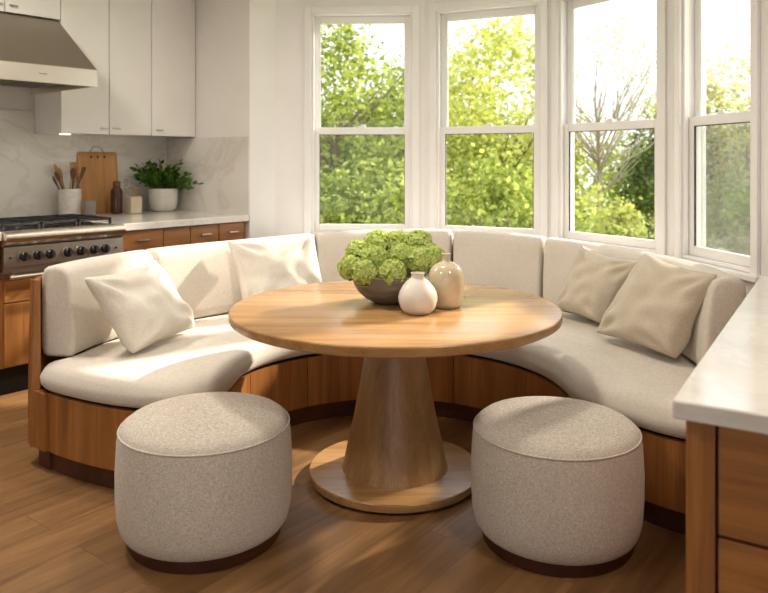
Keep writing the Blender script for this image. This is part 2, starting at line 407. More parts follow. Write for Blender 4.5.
# wooden shell behind the cushions, wider at the foot
rs = []
for i in range(0, 93):
    a = 174.9 - i*(179/92); R = r_out(a)+.004; tp = .84 - .1*max(0, (40-a)/44)
    pr = [(R,.085),(R+.03,.085),(R+.03,.2),(R+.028,.4),(R+.024,.6),(R+.018,tp),(R,tp)]
    rs.append([tuple(off @ Vector(pol(a,r,z))) for r, z in pr])
MB().rings(rs, True, True, True).build('back_panel', M['teak'], bq, smooth=40)

# the board closing the shell's end beside the left arm
pl0 = [(-1.648,3.395),(-1.605,3.332),(-1.560,3.335),(-1.585,3.40)]; pl1 = [(-1.640,3.405),(-1.603,3.365),(-1.578,3.372),(-1.598,3.41)]
rs = []
for z, k in ((.085,0),(.25,.05),(.45,.35),(.65,.75),(.84,1)): rs.append([tuple(off @ Vector((a[0]*(1-k)+b[0]*k, a[1]*(1-k)+b[1]*k, z))) for a, b in zip(pl0,pl1)])
MB().rings(rs).build('end_board', M['teak'], bq, bevel=.002)

MB().prism([tuple(off @ Vector((x,y,0)))[:2] for x,y in ((-1.588,3.328),(-1.515,3.271),(-1.49,3.30),(-1.56,3.355))], .088, S0-.012).build('base_panel', M['teak'], bq, bevel=.002)
MB().prism([tuple(off @ Vector((x,y,0)))[:2] for x,y in ((-1.575,3.35),(-1.50,3.29),(-1.46,3.33),(-1.54,3.40))], 0, .088).build('plinth', M['dark'], bq)
# deep ledge between the banquette's back and the bay
led = [BAY[0],BAY[1],BAY[2],BAY[3],(1.86,3.85)] + [pol(a, r_out(a)+.075)[:2] for a in range(22,119,4)]
struct(MB().prism([(x,y) for x,y in led], .72, .775).build('trim_1', M['white']))

# ------------------------------------------------------------------ throw pillows
def pillow(label, mat, BL, BR, TR, TL, t, seed, push=0):
    BL,BR,TR,TL = map(Vector, (BL,BR,TR,TL)); cen = (BL+BR+TR+TL)/4
    nrm = (BR-BL + TR-TL).cross(TL-BL + TR-BR).normalized()
    if nrm.dot(Vector((0,0,1.39))-cen) < 0: nrm = -nrm
    bm = bmesh.new(); G = 34
    for side in (1,-1):
        grid = []
        for i in range(G+1):
            row = []
            for j in range(G+1):
                u = -1+2*i/G; v = -1+2*j/G
                cn = 1-.03*(abs(u)*abs(v))**6                     # softly blunted corners
                uu = u*(1-.075*(1-v*v))*cn; vv = v*(1-.075*(1-u*u))*cn - (.06*(1-u*u)*max(v,0)**3)
                uu += .02*noise.noise(Vector((u*1.7,v*1.7,seed+5))); vv += .02*noise.noise(Vector((u*1.7,v*1.7,seed+9)))
                a, b = (uu+1)/2, (vv+1)/2
                p = BL*(1-a)*(1-b) + BR*a*(1-b) + TR*a*b + TL*(1-a)*b
                f = ((1-u**2)*(1-v**2))**.42*(1-.22*v)
                edge = max(abs(u),abs(v))
                w = noise.noise(Vector((u*2.2+seed, v*2.2, side*1.3)))*.03*f
                # gathered creases running in from the corners
                cr = 0
                for cu, cv in ((-1,-1),(1,-1),(1,1),(-1,1)):
                    dx, dy = u-cu, v-cv; d = math.hypot(dx,dy)
                    if d > .02: cr += math.sin(math.atan2(dy,dx)*9+seed+cu*2+cv)*.013*math.exp(-((d-.5)/.28)**2)
                p = p + nrm*(side*(t*f + (w+cr)*min(1,f*2)) )
                row.append(bm.verts.new(p-cen))
            grid.append(row)
        for i in range(G):
            for j in range(G):
                q = (grid[i][j],grid[i+1][j],grid[i+1][j+1],grid[i][j+1])
                bm.faces.new(q if side > 0 else tuple(reversed(q)))
    bmesh.ops.remove_doubles(bm, verts=bm.verts, dist=.0006)
    bmesh.ops.recalc_face_normals(bm, faces=bm.faces)
    for f in bm.faces: f.smooth = True
    me = bpy.data.meshes.new('throw_pillow'); bm.to_mesh(me); bm.free(); me.materials.append(mat)
    o = bpy.data.objects.new('throw_pillow', me); C.objects.link(o); o.location = cen + nrm*(push+.02)
    return tag(o, label, 'pillow', 'square throw pillows on the banquette')
pillow('cream linen throw pillow tilted against the left end of the banquette back', M['pillow'], (-1.18,3.40,.478),(-1.015,3.92,.485),(-1.215,3.85,.865),(-1.405,3.38,.845), .095, 1.0)
pillow('cream linen throw pillow behind the left edge of the round table', M['pillow'], (-.81,4.24,.49),(-.325,4.42,.49),(-.44,4.58,.93),(-.945,4.37,.905), .085, 4.0)
pillow('flax beige throw pillow partly hidden behind the other one on the right', M['pillow2'], (1.03,4.33,.50),(1.20,3.98,.49),(1.385,3.85,.855),(1.185,4.31,.885), .08, 7.0, .012)
pillow('flax beige throw pillow nearest the white island, overlapping its neighbour', M['pillow2'], (1.10,3.76,.495),(1.315,3.25,.495),(1.445,3.13,.90),(1.345,3.71,.925), .085, 9.5, .004)

# ------------------------------------------------------------------ table and what stands on it
tb = thing('dining_table', 'round oak pedestal dining table with conical column and disc foot', 'table', (.048,3.23,0))
R = .717; t0, t1 = .708, .75
MB().lathe([(R-.012,t0),(R-.002,t0+.006),(R,t0+.012),(R,t1-.006),(R-.003,t1-.002),(R-.008,t1)], 128).build('tabletop', M['oak'], tb, smooth=30)
MB().lathe([(.232,.046),(.228,.055),(.203,.17),(.179,.28),(.157,.40),(.136,.52),(.119,.62),(.106,.708)], 96).build('pedestal', M['oakv'], tb, smooth=40)
MB().lathe([(.36,.012),(.373,.014),(.375,.018),(.375,.042),(.372,.046)], 96).build('base_disc', M['oak'], tb, smooth=30)
MB().lathe([(.33,0),(.33,.012)], 64).build('foot', M['gap'], tb, smooth=30)

TT = .75
BX, BY = .022, 3.305
bw = MB()
pr = [(.06,0),(.07,.004),(.106,.022),(.138,.052),(.158,.086),(.166,.128),(.162,.132),(.157,.128),(.147,.086),(.126,.055),(.095,.032),(.05,.022)]
tag(bw.lathe(pr, 64).build('bowl', M['stone'], None, (BX,BY,TT), smooth=50), 'wide grey stoneware bowl on the table holding green hydrangea heads', 'bowl')
def flower_head():
    rnd = random.Random(3); m = MB(); rr = .052
    for k in range(105):
        z = 1-2*(k+.5)/105; ph = k*2.39996; s = math.sqrt(1-z*z)
        nrm = Vector((s*math.cos(ph), s*math.sin(ph), z)); 
        if nrm.z < -.75: continue
        c = nrm*(rr*(.80+.34*rnd.random())); a = nrm.orthogonal().normalized(); a = Matrix.Rotation(rnd.random()*6, 3, nrm) @ a; b = nrm.cross(a)
        tilt = (a*(rnd.random()-.5) + b*(rnd.random()-.5))*.9
        for q in range(4):
            d = Matrix.Rotation(q*PI/2, 3, nrm) @ a; e = nrm.cross(d); L = .0165+.004*rnd.random(); Wd = .0078
            lift = nrm*.004 + d*0
            m.add([c, c+d*L*.55+e*Wd+lift+tilt*.004, c+d*L+lift*.2+tilt*.006, c+d*L*.55-e*Wd+lift+tilt*.004], [(0,1,2,3)])
    return m
fh = thing('flower_head', '', 'flower', (0,0,0))
fm = flower_head(); fm.build('florets', M['petal'], fh, fix=False)
MB().lathe([(.002,-.036),(.02,-.031),(.032,-.017),(.036,0),(.032,.017),(.02,.031),(.002,.036)], 16).build('core', M['core'], fh, smooth=80)
MB().tube([(0,0,-.03),(.003,.004,-.06),(.0,.012,-.085)], .004, 6).build('stem', M['stem'], fh, smooth=60)
heads = [(-.165,3.245,.912,.92,'green hydrangea head at the far left, hanging over the bowl rim'),
 (-.098,3.195,.895,1.0,'green hydrangea head low at the front left rim of the bowl'),
 (-.055,3.265,.945,1.02,'green hydrangea head in the left middle of the bunch'),
 (-.13,3.325,.965,1.0,'green hydrangea head at the upper left shoulder of the bunch'),
 (-.04,3.39,1.0,1.08,'green hydrangea head topmost on the left of the bunch'),
 (.022,3.185,.895,1.02,'green hydrangea head low at the front centre, above the bare grey bowl'),
 (.05,3.40,1.0,1.02,'green hydrangea head at the top centre, lower than its neighbours'),
 (.068,3.285,.955,1.0,'green hydrangea head in the very middle of the bunch'),
 (.15,3.265,.935,1.14,'large green hydrangea head just above the small white vase'),
 (.145,3.385,1.0,1.06,'green hydrangea head topmost on the right of the bunch'),
 (.205,3.335,.945,1.0,'green hydrangea head at the far right beside the tall cream vase')]
for i, (x,y,z,s,lb) in enumerate(heads):
    o = fh if i == 0 else dup(fh, (0,0,0), 0, lb)
    x += .014; z += .006; s *= 1.03
    o.location = (x,y,z); o['label'] = lb; o['group'] = 'hydrangea heads in the bowl'; o.scale = (s,s,s)
    ang = Vector((x-BX, y-BY, .11)).to_track_quat('Z','Y').to_euler(); o.rotation_euler = (ang.x, ang.y, i*1.1) if i % 2 else (ang.x, ang.y, ang.z)
pr = [(.046,0),(.056,.003),(.072,.022),(.081,.05),(.082,.068),(.077,.09),(.064,.114),(.046,.134),(.032,.146),(.027,.154),(.028,.164),(.031,.168),(.027,.168),(.022,.158),(.02,.13)]
tag(MB().lathe(pr, 64).build('vase', M['vase'], None, (.142,3.072,TT), smooth=60), 'small matte white bulbous vase at the front of the table', 'vase')
pr = [(.05,0),(.058,.003),(.068,.02),(.076,.06),(.0795,.105),(.078,.14),(.07,.166),(.054,.184),(.034,.194),(.02,.199),(.0165,.205),(.0165,.218),(.02,.226),(.0215,.232),(.018,.234),(.013,.23),(.011,.2)]
tag(MB().lathe(pr, 64).build('vase', M['glaze'], None, (.272,3.2,TT), smooth=60), 'tall glossy cream bottle vase with a narrow neck on the table', 'vase')

# ------------------------------------------------------------------ ottomans
def ottoman(label, x, y, r, h):
    t = thing('ottoman', label, 'ottoman', (x,y,0), 0, 'round linen ottomans')
    z0 = .048
    pr = [(r*.86,z0),(r*.92,z0+.004),(r*.955,z0+.02),(r*.985,z0+.06),(r,z0+.13),(r*1.003,z0+.22),(r*.985,h-.075),(r*.965,h-.04)]
    MB().lathe(pr, 96).build('upholstered_side', M['linen2'], t, smooth=60)
    pr = [(r*.965,h-.04),(r*.94,h-.026),(r*.88,h-.012),(r*.74,h-.001),(r*.5,h+.006),(r*.25,h+.009),(.004,h+.01)]
    MB().lathe(pr, 96, cap0=False).build('top_cushion', M['linen2'], t, smooth=60)
    MB().tube([(r*.967*math.cos(2*PI*k/96), r*.967*math.sin(2*PI*k/96), h-.04) for k in range(97)], .0035, 6, False).build('piping', M['linen2'], t, smooth=80)
    MB().lathe([(r*.86,0),(r*.865,.003),(r*.865,z0)], 96).build('plinth', M['dark'], t, smooth=40)
    return t
ottoman('round linen ottoman on the left, in front of the seat end', -.664, 2.735, .319, .45)
ottoman('round linen ottoman on the right, beside the white-topped island', .632, 2.705, .309, .445)

# ------------------------------------------------------------------ island at the right
IR = rad(-32); IL = (.577,1.47,0)
ct = MB(); rr = .05; L2, W2 = 1.875, 1.5
poly = [(0,0),(W2,0),(W2,L2)] + [(rr-rr*math.sin(k*PI/12), L2-rr+rr*math.cos(k*PI/12)) for k in range(0,7)]
ct.prism(poly, .872, .91)
tag(ct.build('island_countertop', M['quartz'], None, IL, IR, bevel=.004), 'white quartz countertop with a square front corner lying on the island', 'countertop')
ic = thing('island_cabinet', 'warm wood island cabinet under the white countertop, at the right edge', 'cabinet', IL, IR)
MB().box(.046,W2-.04,.06,L2-.04,.1,.872).build('carcass', M['gap'], ic)
MB().box(.02,.046,.034,L2-.04,0,.872).build('side_panel', M['teakv'], ic, bevel=.002)
MB().box(.046,.074,.034,.06,0,.872).build('stile', M['teakv'], ic, bevel=.001)
x0, x1 = .08, W2-.05
MB().box(x0,x1,.036,.058,.645,.866).build('drawer', M['teakh'], ic, bevel=.002)
MB().box(x0,x1,.036,.058,.37,.638).build('drawer', M['teakh'], ic, bevel=.002)
MB().box(x0,x1,.036,.058,.105,.363).build('drawer', M['teakh'], ic, bevel=.002)
MB().box(.074,W2-.05,.09,.11,0,.1).build('toe_kick', M['dark'], ic)

# ------------------------------------------------------------------ kitchen run
XR0, XR1 = -1.82, -1.07                                           # the rangetop's width
ct = MB(); ct.prism([(-.004,0),(-.004,DEPTH-.02),(-3.4,DEPTH-.02),(-3.4,0),(XR0-.005,0),(XR0-.005,.63),(XR1+.005,.63),(XR1+.005,0)], .922, .97)
tag(ct.build('kitchen_countertop', M['quartz'], None, tuple(K), KR, bevel=.004), 'white quartz countertop running along the kitchen wall past the cooktop', 'countertop')
mb = MB(); mb.box(-3.6,-.014,DEPTH-.018,DEPTH-.002,.97,1.75); struct(mb.build('trim_2', M['marble'], None, tuple(K), KR))
mb = MB(); mb.box(-.013,-.001,.0,DEPTH-.02,.97,1.572); struct(mb.build('trim_3', M['marble'], None, tuple(K), KR))

def kitchen(name, label, cat, x, y=0, z=0, group=None): return thing(name, label, cat, kp(x,y,z), KR, group)
def pull(xc, z, parent, w=.075, y=.0):
    m = MB(); m.box(xc-w/2,xc+w/2,y-.028,y-.018,z-.006,z+.006)
    for s in (-1,1): m.box(xc+s*w*.36-.004,xc+s*w*.36+.004,y-.02,y,z-.004,z+.004)
    return m.build('pull', M['chrome'], parent, bevel=.002)
def base_unit(label, xa, xb, fronts, y0=.03, zt=.92):
    """fronts: (x0,x1,z0,z1,kind,pull?)"""
    t = kitchen('base_cabinet', label, 'cabinet', xa, group='wood base cabinets along the kitchen wall')
    w = xb-xa
    MB().box(0.001,w-.001,y0+.022,DEPTH-.03,.17,zt).build('carcass', M['teakv'], t)
    MB().box(0.001,w-.001,y0+.08,y0+.1,0,.17).build('toe_kick', M['gap'], t)
    for x0, x1, z0, z1, kd, pl in fronts:
        d = MB().box(x0-xa+.002,x1-xa-.002,y0,y0+.02,z0,z1).build(kd, M['teakh' if kd == 'drawer' else 'teakv'], t, bevel=.002)
        if pl is not None: pull((x0+x1)/2-xa, pl, d, .085, y0)
    return t
base_unit('wood base cabinet beside the cooktop, its single drawer next to the steel panel', XR1+.006, -.739, [(XR1+.006,-.739,.775,.915,'drawer',.85),(XR1+.006,-.739,.18,.77,'door',None)])
base_unit('narrow wood base cabinet without a pull, between two drawers', -.737, -.518, [(-.737,-.518,.775,.915,'drawer',None),(-.737,-.518,.18,.77,'door',None)])
base_unit('wood base cabinet with two small drawers next to the white wall end', -.516, -.004, [(-.516,-.268,.775,.915,'drawer',.85),(-.264,-.03,.775,.915,'drawer',.85),(-.516,-.03,.18,.77,'door',None)])
base_unit('wood base cabinet under the cooktop with drawer, door and bar pull', XR0, XR1, [(XR0+.02,XR1,.555,.68,'drawer',.63),(XR0+.02,XR1,.18,.548,'door',None)], zt=.70)
base_unit('wood base cabinet at the left edge of the photo beyond the cooktop', -2.6, XR0-.004, [(-2.6,XR0-.006,.18,.915,'door',.85)])

rt = kitchen('rangetop', 'stainless steel gas cooktop with black knobs set into the kitchen counter', 'cooktop', (XR0+XR1)/2)
hw = (XR1-XR0)/2
MB().box(-hw,hw,.03,.62,.70,.955).build('body', M['steel'], rt)
prf = [(.07,.972),(-.02,.972),(-.042,.965),(-.052,.95),(-.05,.93),(-.04,.912),(-.02,.893),(.0,.885),(.07,.885)]
MB().rings([[(x,y,z) for y,z in prf] for x in (-hw,hw)]).build('bullnose', M['steel2'], rt, smooth=40)
MB().rings([[(x,y,z) for y,z in [(-.012,.884),(-.02,.768),(.03,.768),(.03,.884)]] for x in (-hw,hw)]).build('control_panel', M['steel'], rt)
MB().box(-hw,hw,-.012,.03,.735,.767).build('lower_trim', M['steel'], rt, bevel=.002)
for s in (1.71,1.629,1.556,1.446,1.362,1.277,1.203):
    x = -s-(XR0+XR1)/2; z = .823; MT = Matrix.Translation((x,-.017,z)) @ Matrix.Rotation(rad(84), 4, 'X')
    kb = MB().lathe([(.0295,.006),(.029,.012),(.026,.03),(.022,.034),(.004,.035)], 24, M=MT).box(-.005,.005,-.024,.024,.034,.046,M=MT).build('knob', M['black'], rt, smooth=35)
    MB().lathe([(.031,0),(.031,.004),(.0295,.006)], 24, M=MT).build('bezel', M['steel2'], kb, smooth=35)
for x in (-1.785,-1.12):
    MB().lathe([(.007,0),(.007,.006),(.002,.008)], 12, M=Matrix.Translation((x-(XR0+XR1)/2,-.017,.823)) @ Matrix.Rotation(rad(84),4,'X')).build('indicator', M['black'], rt, smooth=35)
hb = MB().tube([(-hw+.02,-.05,.712),(hw-.02,-.05,.712)], .012, 12)
for s in (-1,1): hb.tube([(s*(hw-.05),-.05,.712),(s*(hw-.05),.03,.73)], .008, 8)
hb.build('handle_rail', M['steel2'], rt, smooth=40)
MB().box(-hw+.02,hw-.02,.075,.60,.956,.962).build('burner_pan', M['black'], rt, bevel=.002)
for gx in (-1,0,1):
    for gy in (.2,.47):
        MB().lathe([(.05,.962),(.05,.97),(.035,.972),(.033,.982),(.01,.984)], 24, (gx*.235,gy,0)).build('burner', M['iron'], rt, smooth=35)
    g = MB(); xa, xb = gx*.235-.112, gx*.235+.112; zt, zb = 1.012, .998
    for x in (xa,xb-.012): g.box(x,x+.012,.08,.59,zb,zt)
    for y in (.08,.33,.578): g.box(xa,xb,y,y+.012,zb,zt)
    g.box(gx*.235-.006,gx*.235+.006,.08,.59,zb,zt)
    for y in (.2,.46): g.box(xa,xb,y-.005,y+.005,zb,zt)
    for x in (xa,xb-.014):
        for y in (.08,.576): g.box(x,x+.014,y,y+.014,.962,zb)
    g.build('grate', M['iron'], rt, bevel=.002)

# range hood
XH0, XH1 = -1.965, -1.16
rh = kitchen('range_hood', 'stainless steel range hood with sloped canopy above the cooktop', 'range hood', (XH0+XH1)/2, 0, 0)
hw = (XH1-XH0)/2
prf = [(.69,2.375),(.155,1.985),(.155,1.982),(DEPTH-.02,1.982),(DEPTH-.02,2.375)]
MB().rings([[(x,y,z) for y,z in prf] for x in (-hw,hw)]).build('canopy', M['steel'], rh)
b = MB(); b.box(-hw-.004,hw+.004,.15,.165,1.872,1.982).box(-hw-.004,-hw+.01,.165,DEPTH-.02,1.872,1.982).box(hw-.01,hw+.004,.165,DEPTH-.02,1.872,1.982)
b.build('band', M['steel2'], rh, bevel=.002)
MB().box(-hw+.01,hw-.01,.165,DEPTH-.02,1.93,1.98).build('underside', M['iron'], rh)
for k in range(3):
    f = MB(); xa = -hw+.03+k*.25
    for q in range(9): f.box(xa+q*.026,xa+q*.026+.014,.3,.95,1.91,1.93)
    f.build('filter', M['steel'], rh)
for s in (-.28,.28): MB().lathe([(.035,1.912),(.035,1.93)], 20, (s,.235,0)).build('hood_lamp', M['chrome'], rh, smooth=35)
MB().box(.02,.07,.147,.15,1.922,1.93).build('badge', M['chrome'], rh)

def wall_unit(label, xa, xb, z0, pullx, y0=.68):
    xa -= .035; xb -= .035; pullx -= .035
    t = kitchen('wall_cabinet', label, 'cabinet', xa, group='white wall cabinets'); w = xb-xa
    MB().box(.001,w-.001,y0+.021,DEPTH-.02,z0,CEIL-.005).build('carcass', M['cab'], t)
    d = MB().box(.0015,w-.0015,y0,y0+.02,z0-.004,CEIL-.008).build('door', M['cab'], t, bevel=.002)
    m = MB(); m.box(pullx-xa-.03,pullx-xa+.03,y0-.024,y0-.015,z0+.035,z0+.045).box(pullx-xa-.004,pullx-xa+.004,y0-.016,y0,z0+.036,z0+.044)
    m.build('pull', M['chrome'], d, bevel=.002)
    return t
c1 = wall_unit('white wall cabinet right beside the steel hood', -1.107, -.741, 1.585, -.785)
MB().lathe([(.04,1.575),(.04,1.584)], 20, (.12,.86,0)).build('downlight', M['lamp'], c1, smooth=35)
wall_unit('middle one of the three tall white wall cabinets', -.738, -.384, 1.585, -.69)
c3 = wall_unit('white wall cabinet in the corner against the marble end wall', -.381, -.006, 1.585, -.32)
MB().box(.3765,.4085,.686,.70,1.581,CEIL-.008).build('filler', M['cab'], c3)
wall_unit('short white cabinet directly above the hood', -1.487, -1.11, 2.386, -1.44)
wall_unit('short white cabinet above the hood at the left edge of the photo', -1.93, -1.49, 2.386, -1.54)

# things on the kitchen counter
CT = .97
cr = kitchen('utensil_crock', 'white marbled crock full of wooden utensils on the counter', 'crock', -.95, .93, CT)
MB().lathe([(.074,0),(.08,.003),(.081,.02),(.081,.2),(.079,.205),(.072,.205),(.07,.19),(.069,.02)], 40).build('jar_body', M['marble'], cr, smooth=40)
rnd = random.Random(5)
ul = ['pale wooden spoon leaning left in the crock','dark wooden spoon leaning furthest left in the crock','pale wooden spoon at the back of the crock','thin dark stirring stick in the middle of the crock','pale flat spatula rising from the crock centre','pale wooden spoon leaning right in the crock','dark wooden spatula at the front right of the crock','pale slotted spoon furthest right in the crock','short dark spoon leaning left over the crock rim']
for k in range(9):
    a = k*.7+.3; lx = (-.10,-.15,-.05,-.01,.03,.09,.06,.12,-.17)[k]; ly = (.02,-.03,.03,-.03,.03,.02,-.03,.0,-.02)[k]; hgt = (.36,.33,.39,.36,.40,.38,.36,.37,.29)[k]
    rx, ry = lx*.46, ly*.85 + (k%3-1)*.022
    p0 = Vector((-rx*.35+(k%4-1.5)*.012,-ry*.35,.022)); p1 = p0 + (Vector((rx,ry,.2))-p0)*((hgt-.02)/.18)
    m = MB(); d = (p1-p0); m.tube([p0, p0+d*.5, p0+d*.8], [.0055,.006,.006], 8)
    q = d.to_track_quat('Z','Y').to_matrix().to_4x4(); MT = Matrix.Translation(p0+d*.9) @ q @ Matrix.Diagonal((1.0,.35,1,1))
    if k in (4,6): m.add([(-.014,-.01,-.045),(.014,-.01,-.045),(.014,.01,-.045),(-.014,.01,-.045),(-.024,-.01,.045),(.024,-.01,.045),(.024,.01,.045),(-.024,.01,.045)],[(0,3,2,1),(4,5,6,7),(0,1,5,4),(1,2,6,5),(2,3,7,6),(3,0,4,7)],MT)
    else: m.lathe([(.005,-.05),(.014,-.036),(.021,-.01),(.022,.008),(.018,.028),(.008,.04),(.001,.043)], 14, M=MT)
    o = m.build('wooden_utensil', M['spoond'] if k in (1,3,6,8) else M['spoon'], None, kp(-.95,.93,CT), KR, smooth=50)
    tag(o, ul[k], 'utensil', 'wooden utensils in the crock')
tag(MB().lathe([(.03,0),(.041,.002),(.045,.02),(.046,.115),(.043,.116),(.041,.02),(.03,.012)], 32).build('tumbler', M['frost'], None, kp(-.86,.80,CT), KR, smooth=40), 'short frosted glass tumbler in front of the cutting board', 'tumbler')
cb = kitchen('cutting_board', 'tall wooden cutting board with metal loop leaning on the marble', 'cutting board', -.655, 1.03, CT)
cb.rotation_euler = (rad(-6), 0, KR)
bw_, bh_ = .165, .475; poly = []
for cx, cz, a0 in ((bw_-.02,.01,-90),(bw_-.02,bh_-.02,0),(-bw_+.02,bh_-.02,90),(-bw_+.02,.01,180)):
    for k in range(5): a = rad(a0+k*22.5); poly.append((cx+.02*math.cos(a), cz+.01+(.02 if cz > .1 else .02)*math.sin(a)))
MB().rings([[(x,-.012,z) for x,z in poly],[(x,.012,z) for x,z in poly]]).build('board', M['board'], cb, bevel=.003)
MB().tube([(.055*math.cos(k*PI/10), 0, bh_+.005+.05*math.sin(k*PI/10)) for k in range(11)], .006, 8).build('handle_loop', M['chrome'], cb, smooth=60)
for x in (-.055,0,.055): MB().lathe([(.009,0),(.009,.003)], 12, M=Matrix.Translation((x,-.0125,bh_-.03)) @ Matrix.Rotation(rad(90),4,'X')).build('rivet', M['iron'], cb)
ab = kitchen('bottle', 'brown glass bottle with a dark stopper in front of the board', 'bottle', -.60, .88, CT)
MB().lathe([(.04,0),(.044,.004),(.045,.17),(.04,.19),(.026,.205),(.024,.215)], 32).build('glass_body', M['amber'], ab, smooth=40)
MB().lathe([(.028,.215),(.028,.25),(.024,.254)], 24).build('stopper', M['spoond'], ab, smooth=40)
cl = kitchen('bottle', 'slim clear glass bottle beside the beige dispenser', 'bottle', -.49, .93, CT)
MB().lathe([(.026,0),(.03,.003),(.03,.15),(.026,.17),(.013,.19),(.012,.24),(.015,.243),(.012,.246)], 24).build('glass_body', M['clear'], cl, smooth=40)
MB().lathe([(.011,.235),(.011,.25),(.014,.252),(.014,.27)], 16).build('stopper', M['chrome'], cl, smooth=40)
sd = kitchen('soap_dispenser', 'square beige ceramic dispenser with a slim metal pump', 'dispenser', -.50, .80, CT)
MB().box(-.05,.05,-.045,.045,0,.135).build('dispenser_body', M['glaze'], sd, bevel=.01, seg=3)
MB().tube([(0,0,.13),(0,0,.205)], .007, 10).tube([(-.045,0,.2),(.045,0,.2)], .006, 8).build('pump', M['spoon'], sd, smooth=40)
pp = kitchen('potted_plant', 'leafy green plant in a white glazed pot at the counter corner', 'plant', -.195, .86, CT)
MB().lathe([(.07,0),(.085,.004),(.105,.03),(.116,.08),(.119,.14),(.118,.185),(.114,.188),(.108,.18),(.108,.15)], 48).build('pot', M['pot'], pp, smooth=50)
MB().lathe([(.107,.16),(.05,.165),(.003,.166)], 32, cap0=False).build('soil', M['gap'], pp, smooth=50)
def leaf(m, p, d, L, Wd, rnd, bendk=.25):
    d = Vector(d).normalized(); s = d.cross(Vector((0,0,1)));
    if s.length < .05: s = Vector((1,0,0))
    s.normalize(); s = Matrix.Rotation(rnd.uniform(-1.2,1.2), 3, d) @ s; nn = s.cross(d)
    p = Vector(p); m.add([p, p+d*L*.3+s*Wd*.5-nn*L*.03, p+d*L*.7+s*Wd*.42-nn*L*bendk*.5, p+d*L-nn*L*bendk, p+d*L*.7-s*Wd*.42-nn*L*bendk*.5, p+d*L*.3-s*Wd*.5-nn*L*.03, p+d*L*.5+nn*L*.02], [(0,1,6),(1,2,6),(2,3,6),(3,4,6),(4,5,6),(5,0,6)])
rnd = random.Random(11); lm = MB(); sm = MB()
for k in range(64):
    a = rnd.random()*2*PI; e = rnd.uniform(.1,1.45); L = rnd.uniform(.14,.29)*(1.15 if e < .6 else .95)
    p0 = Vector((.05*math.cos(a), .05*math.sin(a), .165)); tip = p0 + Vector((math.cos(a)*math.cos(e), math.sin(a)*math.cos(e), math.sin(e)*.9))*L
    tip.x = max(-.28, min(.125, tip.x)); tip.y = min(.13, tip.y)
    mid = (p0+tip)/2 + Vector((0,0,.03)); sm.tube([p0,mid,tip], [.003,.0025,.0015], 5)
    for q in range(9):
        t = .25+.75*q/8; p = p0*(1-t)**2 + mid*2*t*(1-t) + tip*t*t
        dd = (tip-p0).normalized() + Vector((rnd.uniform(-1,1), rnd.uniform(-1,1), rnd.uniform(-.5,.5)))
        leaf(lm, p, dd, rnd.uniform(.035,.055), rnd.uniform(.024,.036), rnd)
lm.build('foliage', M['leaf_in'], pp, fix=False); sm.build('stems', M['stem'], pp, smooth=60)

# ------------------------------------------------------------------ garden
GZ = -.45
struct(MB().prism([(-30,6.5),(2.6,6.5),(2.6,5),(5,3),(30,-6),(30,40),(-30,40)], GZ-.1, GZ).build('ground', M['grass']))
LV = {
 'lime': leafmat('lime_leaves', (158,164,84), (222,222,140), .5),
 'mid': leafmat('mid_leaves', (112,128,62), (186,192,106), .5),
 'deep': leafmat('deep_leaves', (72,92,46), (138,154,82), .45),
 'pale': leafmat('pale_leaves', (160,160,104), (206,204,148), .5),
}
def tree(label, x, y, blobs, nleaf, size, mat, trunk=None, cat='tree', name='tree', seed=0, bare=0):
    rnd = random.Random(seed); t = thing(name, label, cat, (x,y,GZ), 0, 'trees and shrubs outside the bay windows')
    V = []; F = []
    tot = sum(b[3]*b[4]*b[5] for b in blobs)
    for bx,by,bz,rx,ry,rz in blobs:
        k = int(1.7*nleaf*rx*ry*rz/tot)
        clumps = [(rnd.gauss(0,1),rnd.gauss(0,1),rnd.gauss(0,1)) for _ in range(max(5,k//55))]
        for i in range(k):
            g = clumps[rnd.randrange(len(clumps))]; q = Vector(g).normalized()*(.55+.45*rnd.random()**.5)
            q += Vector((rnd.gauss(0,.13),rnd.gauss(0,.13),rnd.gauss(0,.13)))
            p = Vector((bx+q.x*rx, by+q.y*ry, max(.03,bz+q.z*rz)))
            d = Vector((rnd.gauss(0,1),rnd.gauss(0,1),rnd.gauss(0,.7)-.2)).normalized(); s = d.orthogonal().normalized(); s = Matrix.Rotation(rnd.random()*6,3,d) @ s
            L = size*.86*rnd.uniform(.6,1.3); b = len(V)
            V += [p, p+d*L*.5+s*L*.3, p+d*L, p+d*L*.5-s*L*.3]; F.append((b,b+1,b+2,b+3))
    mm = MB(); mm.v = V; mm.f = F; mm.build('foliage', mat, t, fix=False)
    tr = MB()
    h = trunk or 1.2
    tr.tube([(0,0,-.02),(.03,.02,h*.5),(-.02,.03,h)], [.09,.075,.055] if not bare else [.075,.055,.03], 8)
    for k in range(9 if not bare else bare):
        a = rnd.random()*6.28; z = h*rnd.uniform(.45,1.0); L = rnd.uniform(.7,1.5)*(h/1.6); up = rnd.uniform(.5,1.4)
        p = Vector((0,0,z)); q = p+Vector((math.cos(a)*.45,math.sin(a)*.45,up*.5))*L; w = q+Vector((math.cos(a+.4)*.3,math.sin(a+.4)*.3,up*.5))*L*.8
        tr.tube([p,q,w], [.035,.02,.006] if not bare else [.016,.010,.004], 5)
        if bare:
            for _ in range(4):
                a2 = a+rnd.uniform(-1,1); st = p.lerp(q,rnd.uniform(.4,1)); e = st+Vector((math.cos(a2)*.4,math.sin(a2)*.4,rnd.uniform(.2,.7)))*L*.7
                tr.tube([st,st.lerp(e,.5)+Vector((0,0,.04)),e], [.008,.006,.003], 4)
    tr.build('trunk', M['bark'] if not bare else M['barkp'], t, smooth=60)
    return t
P = tree
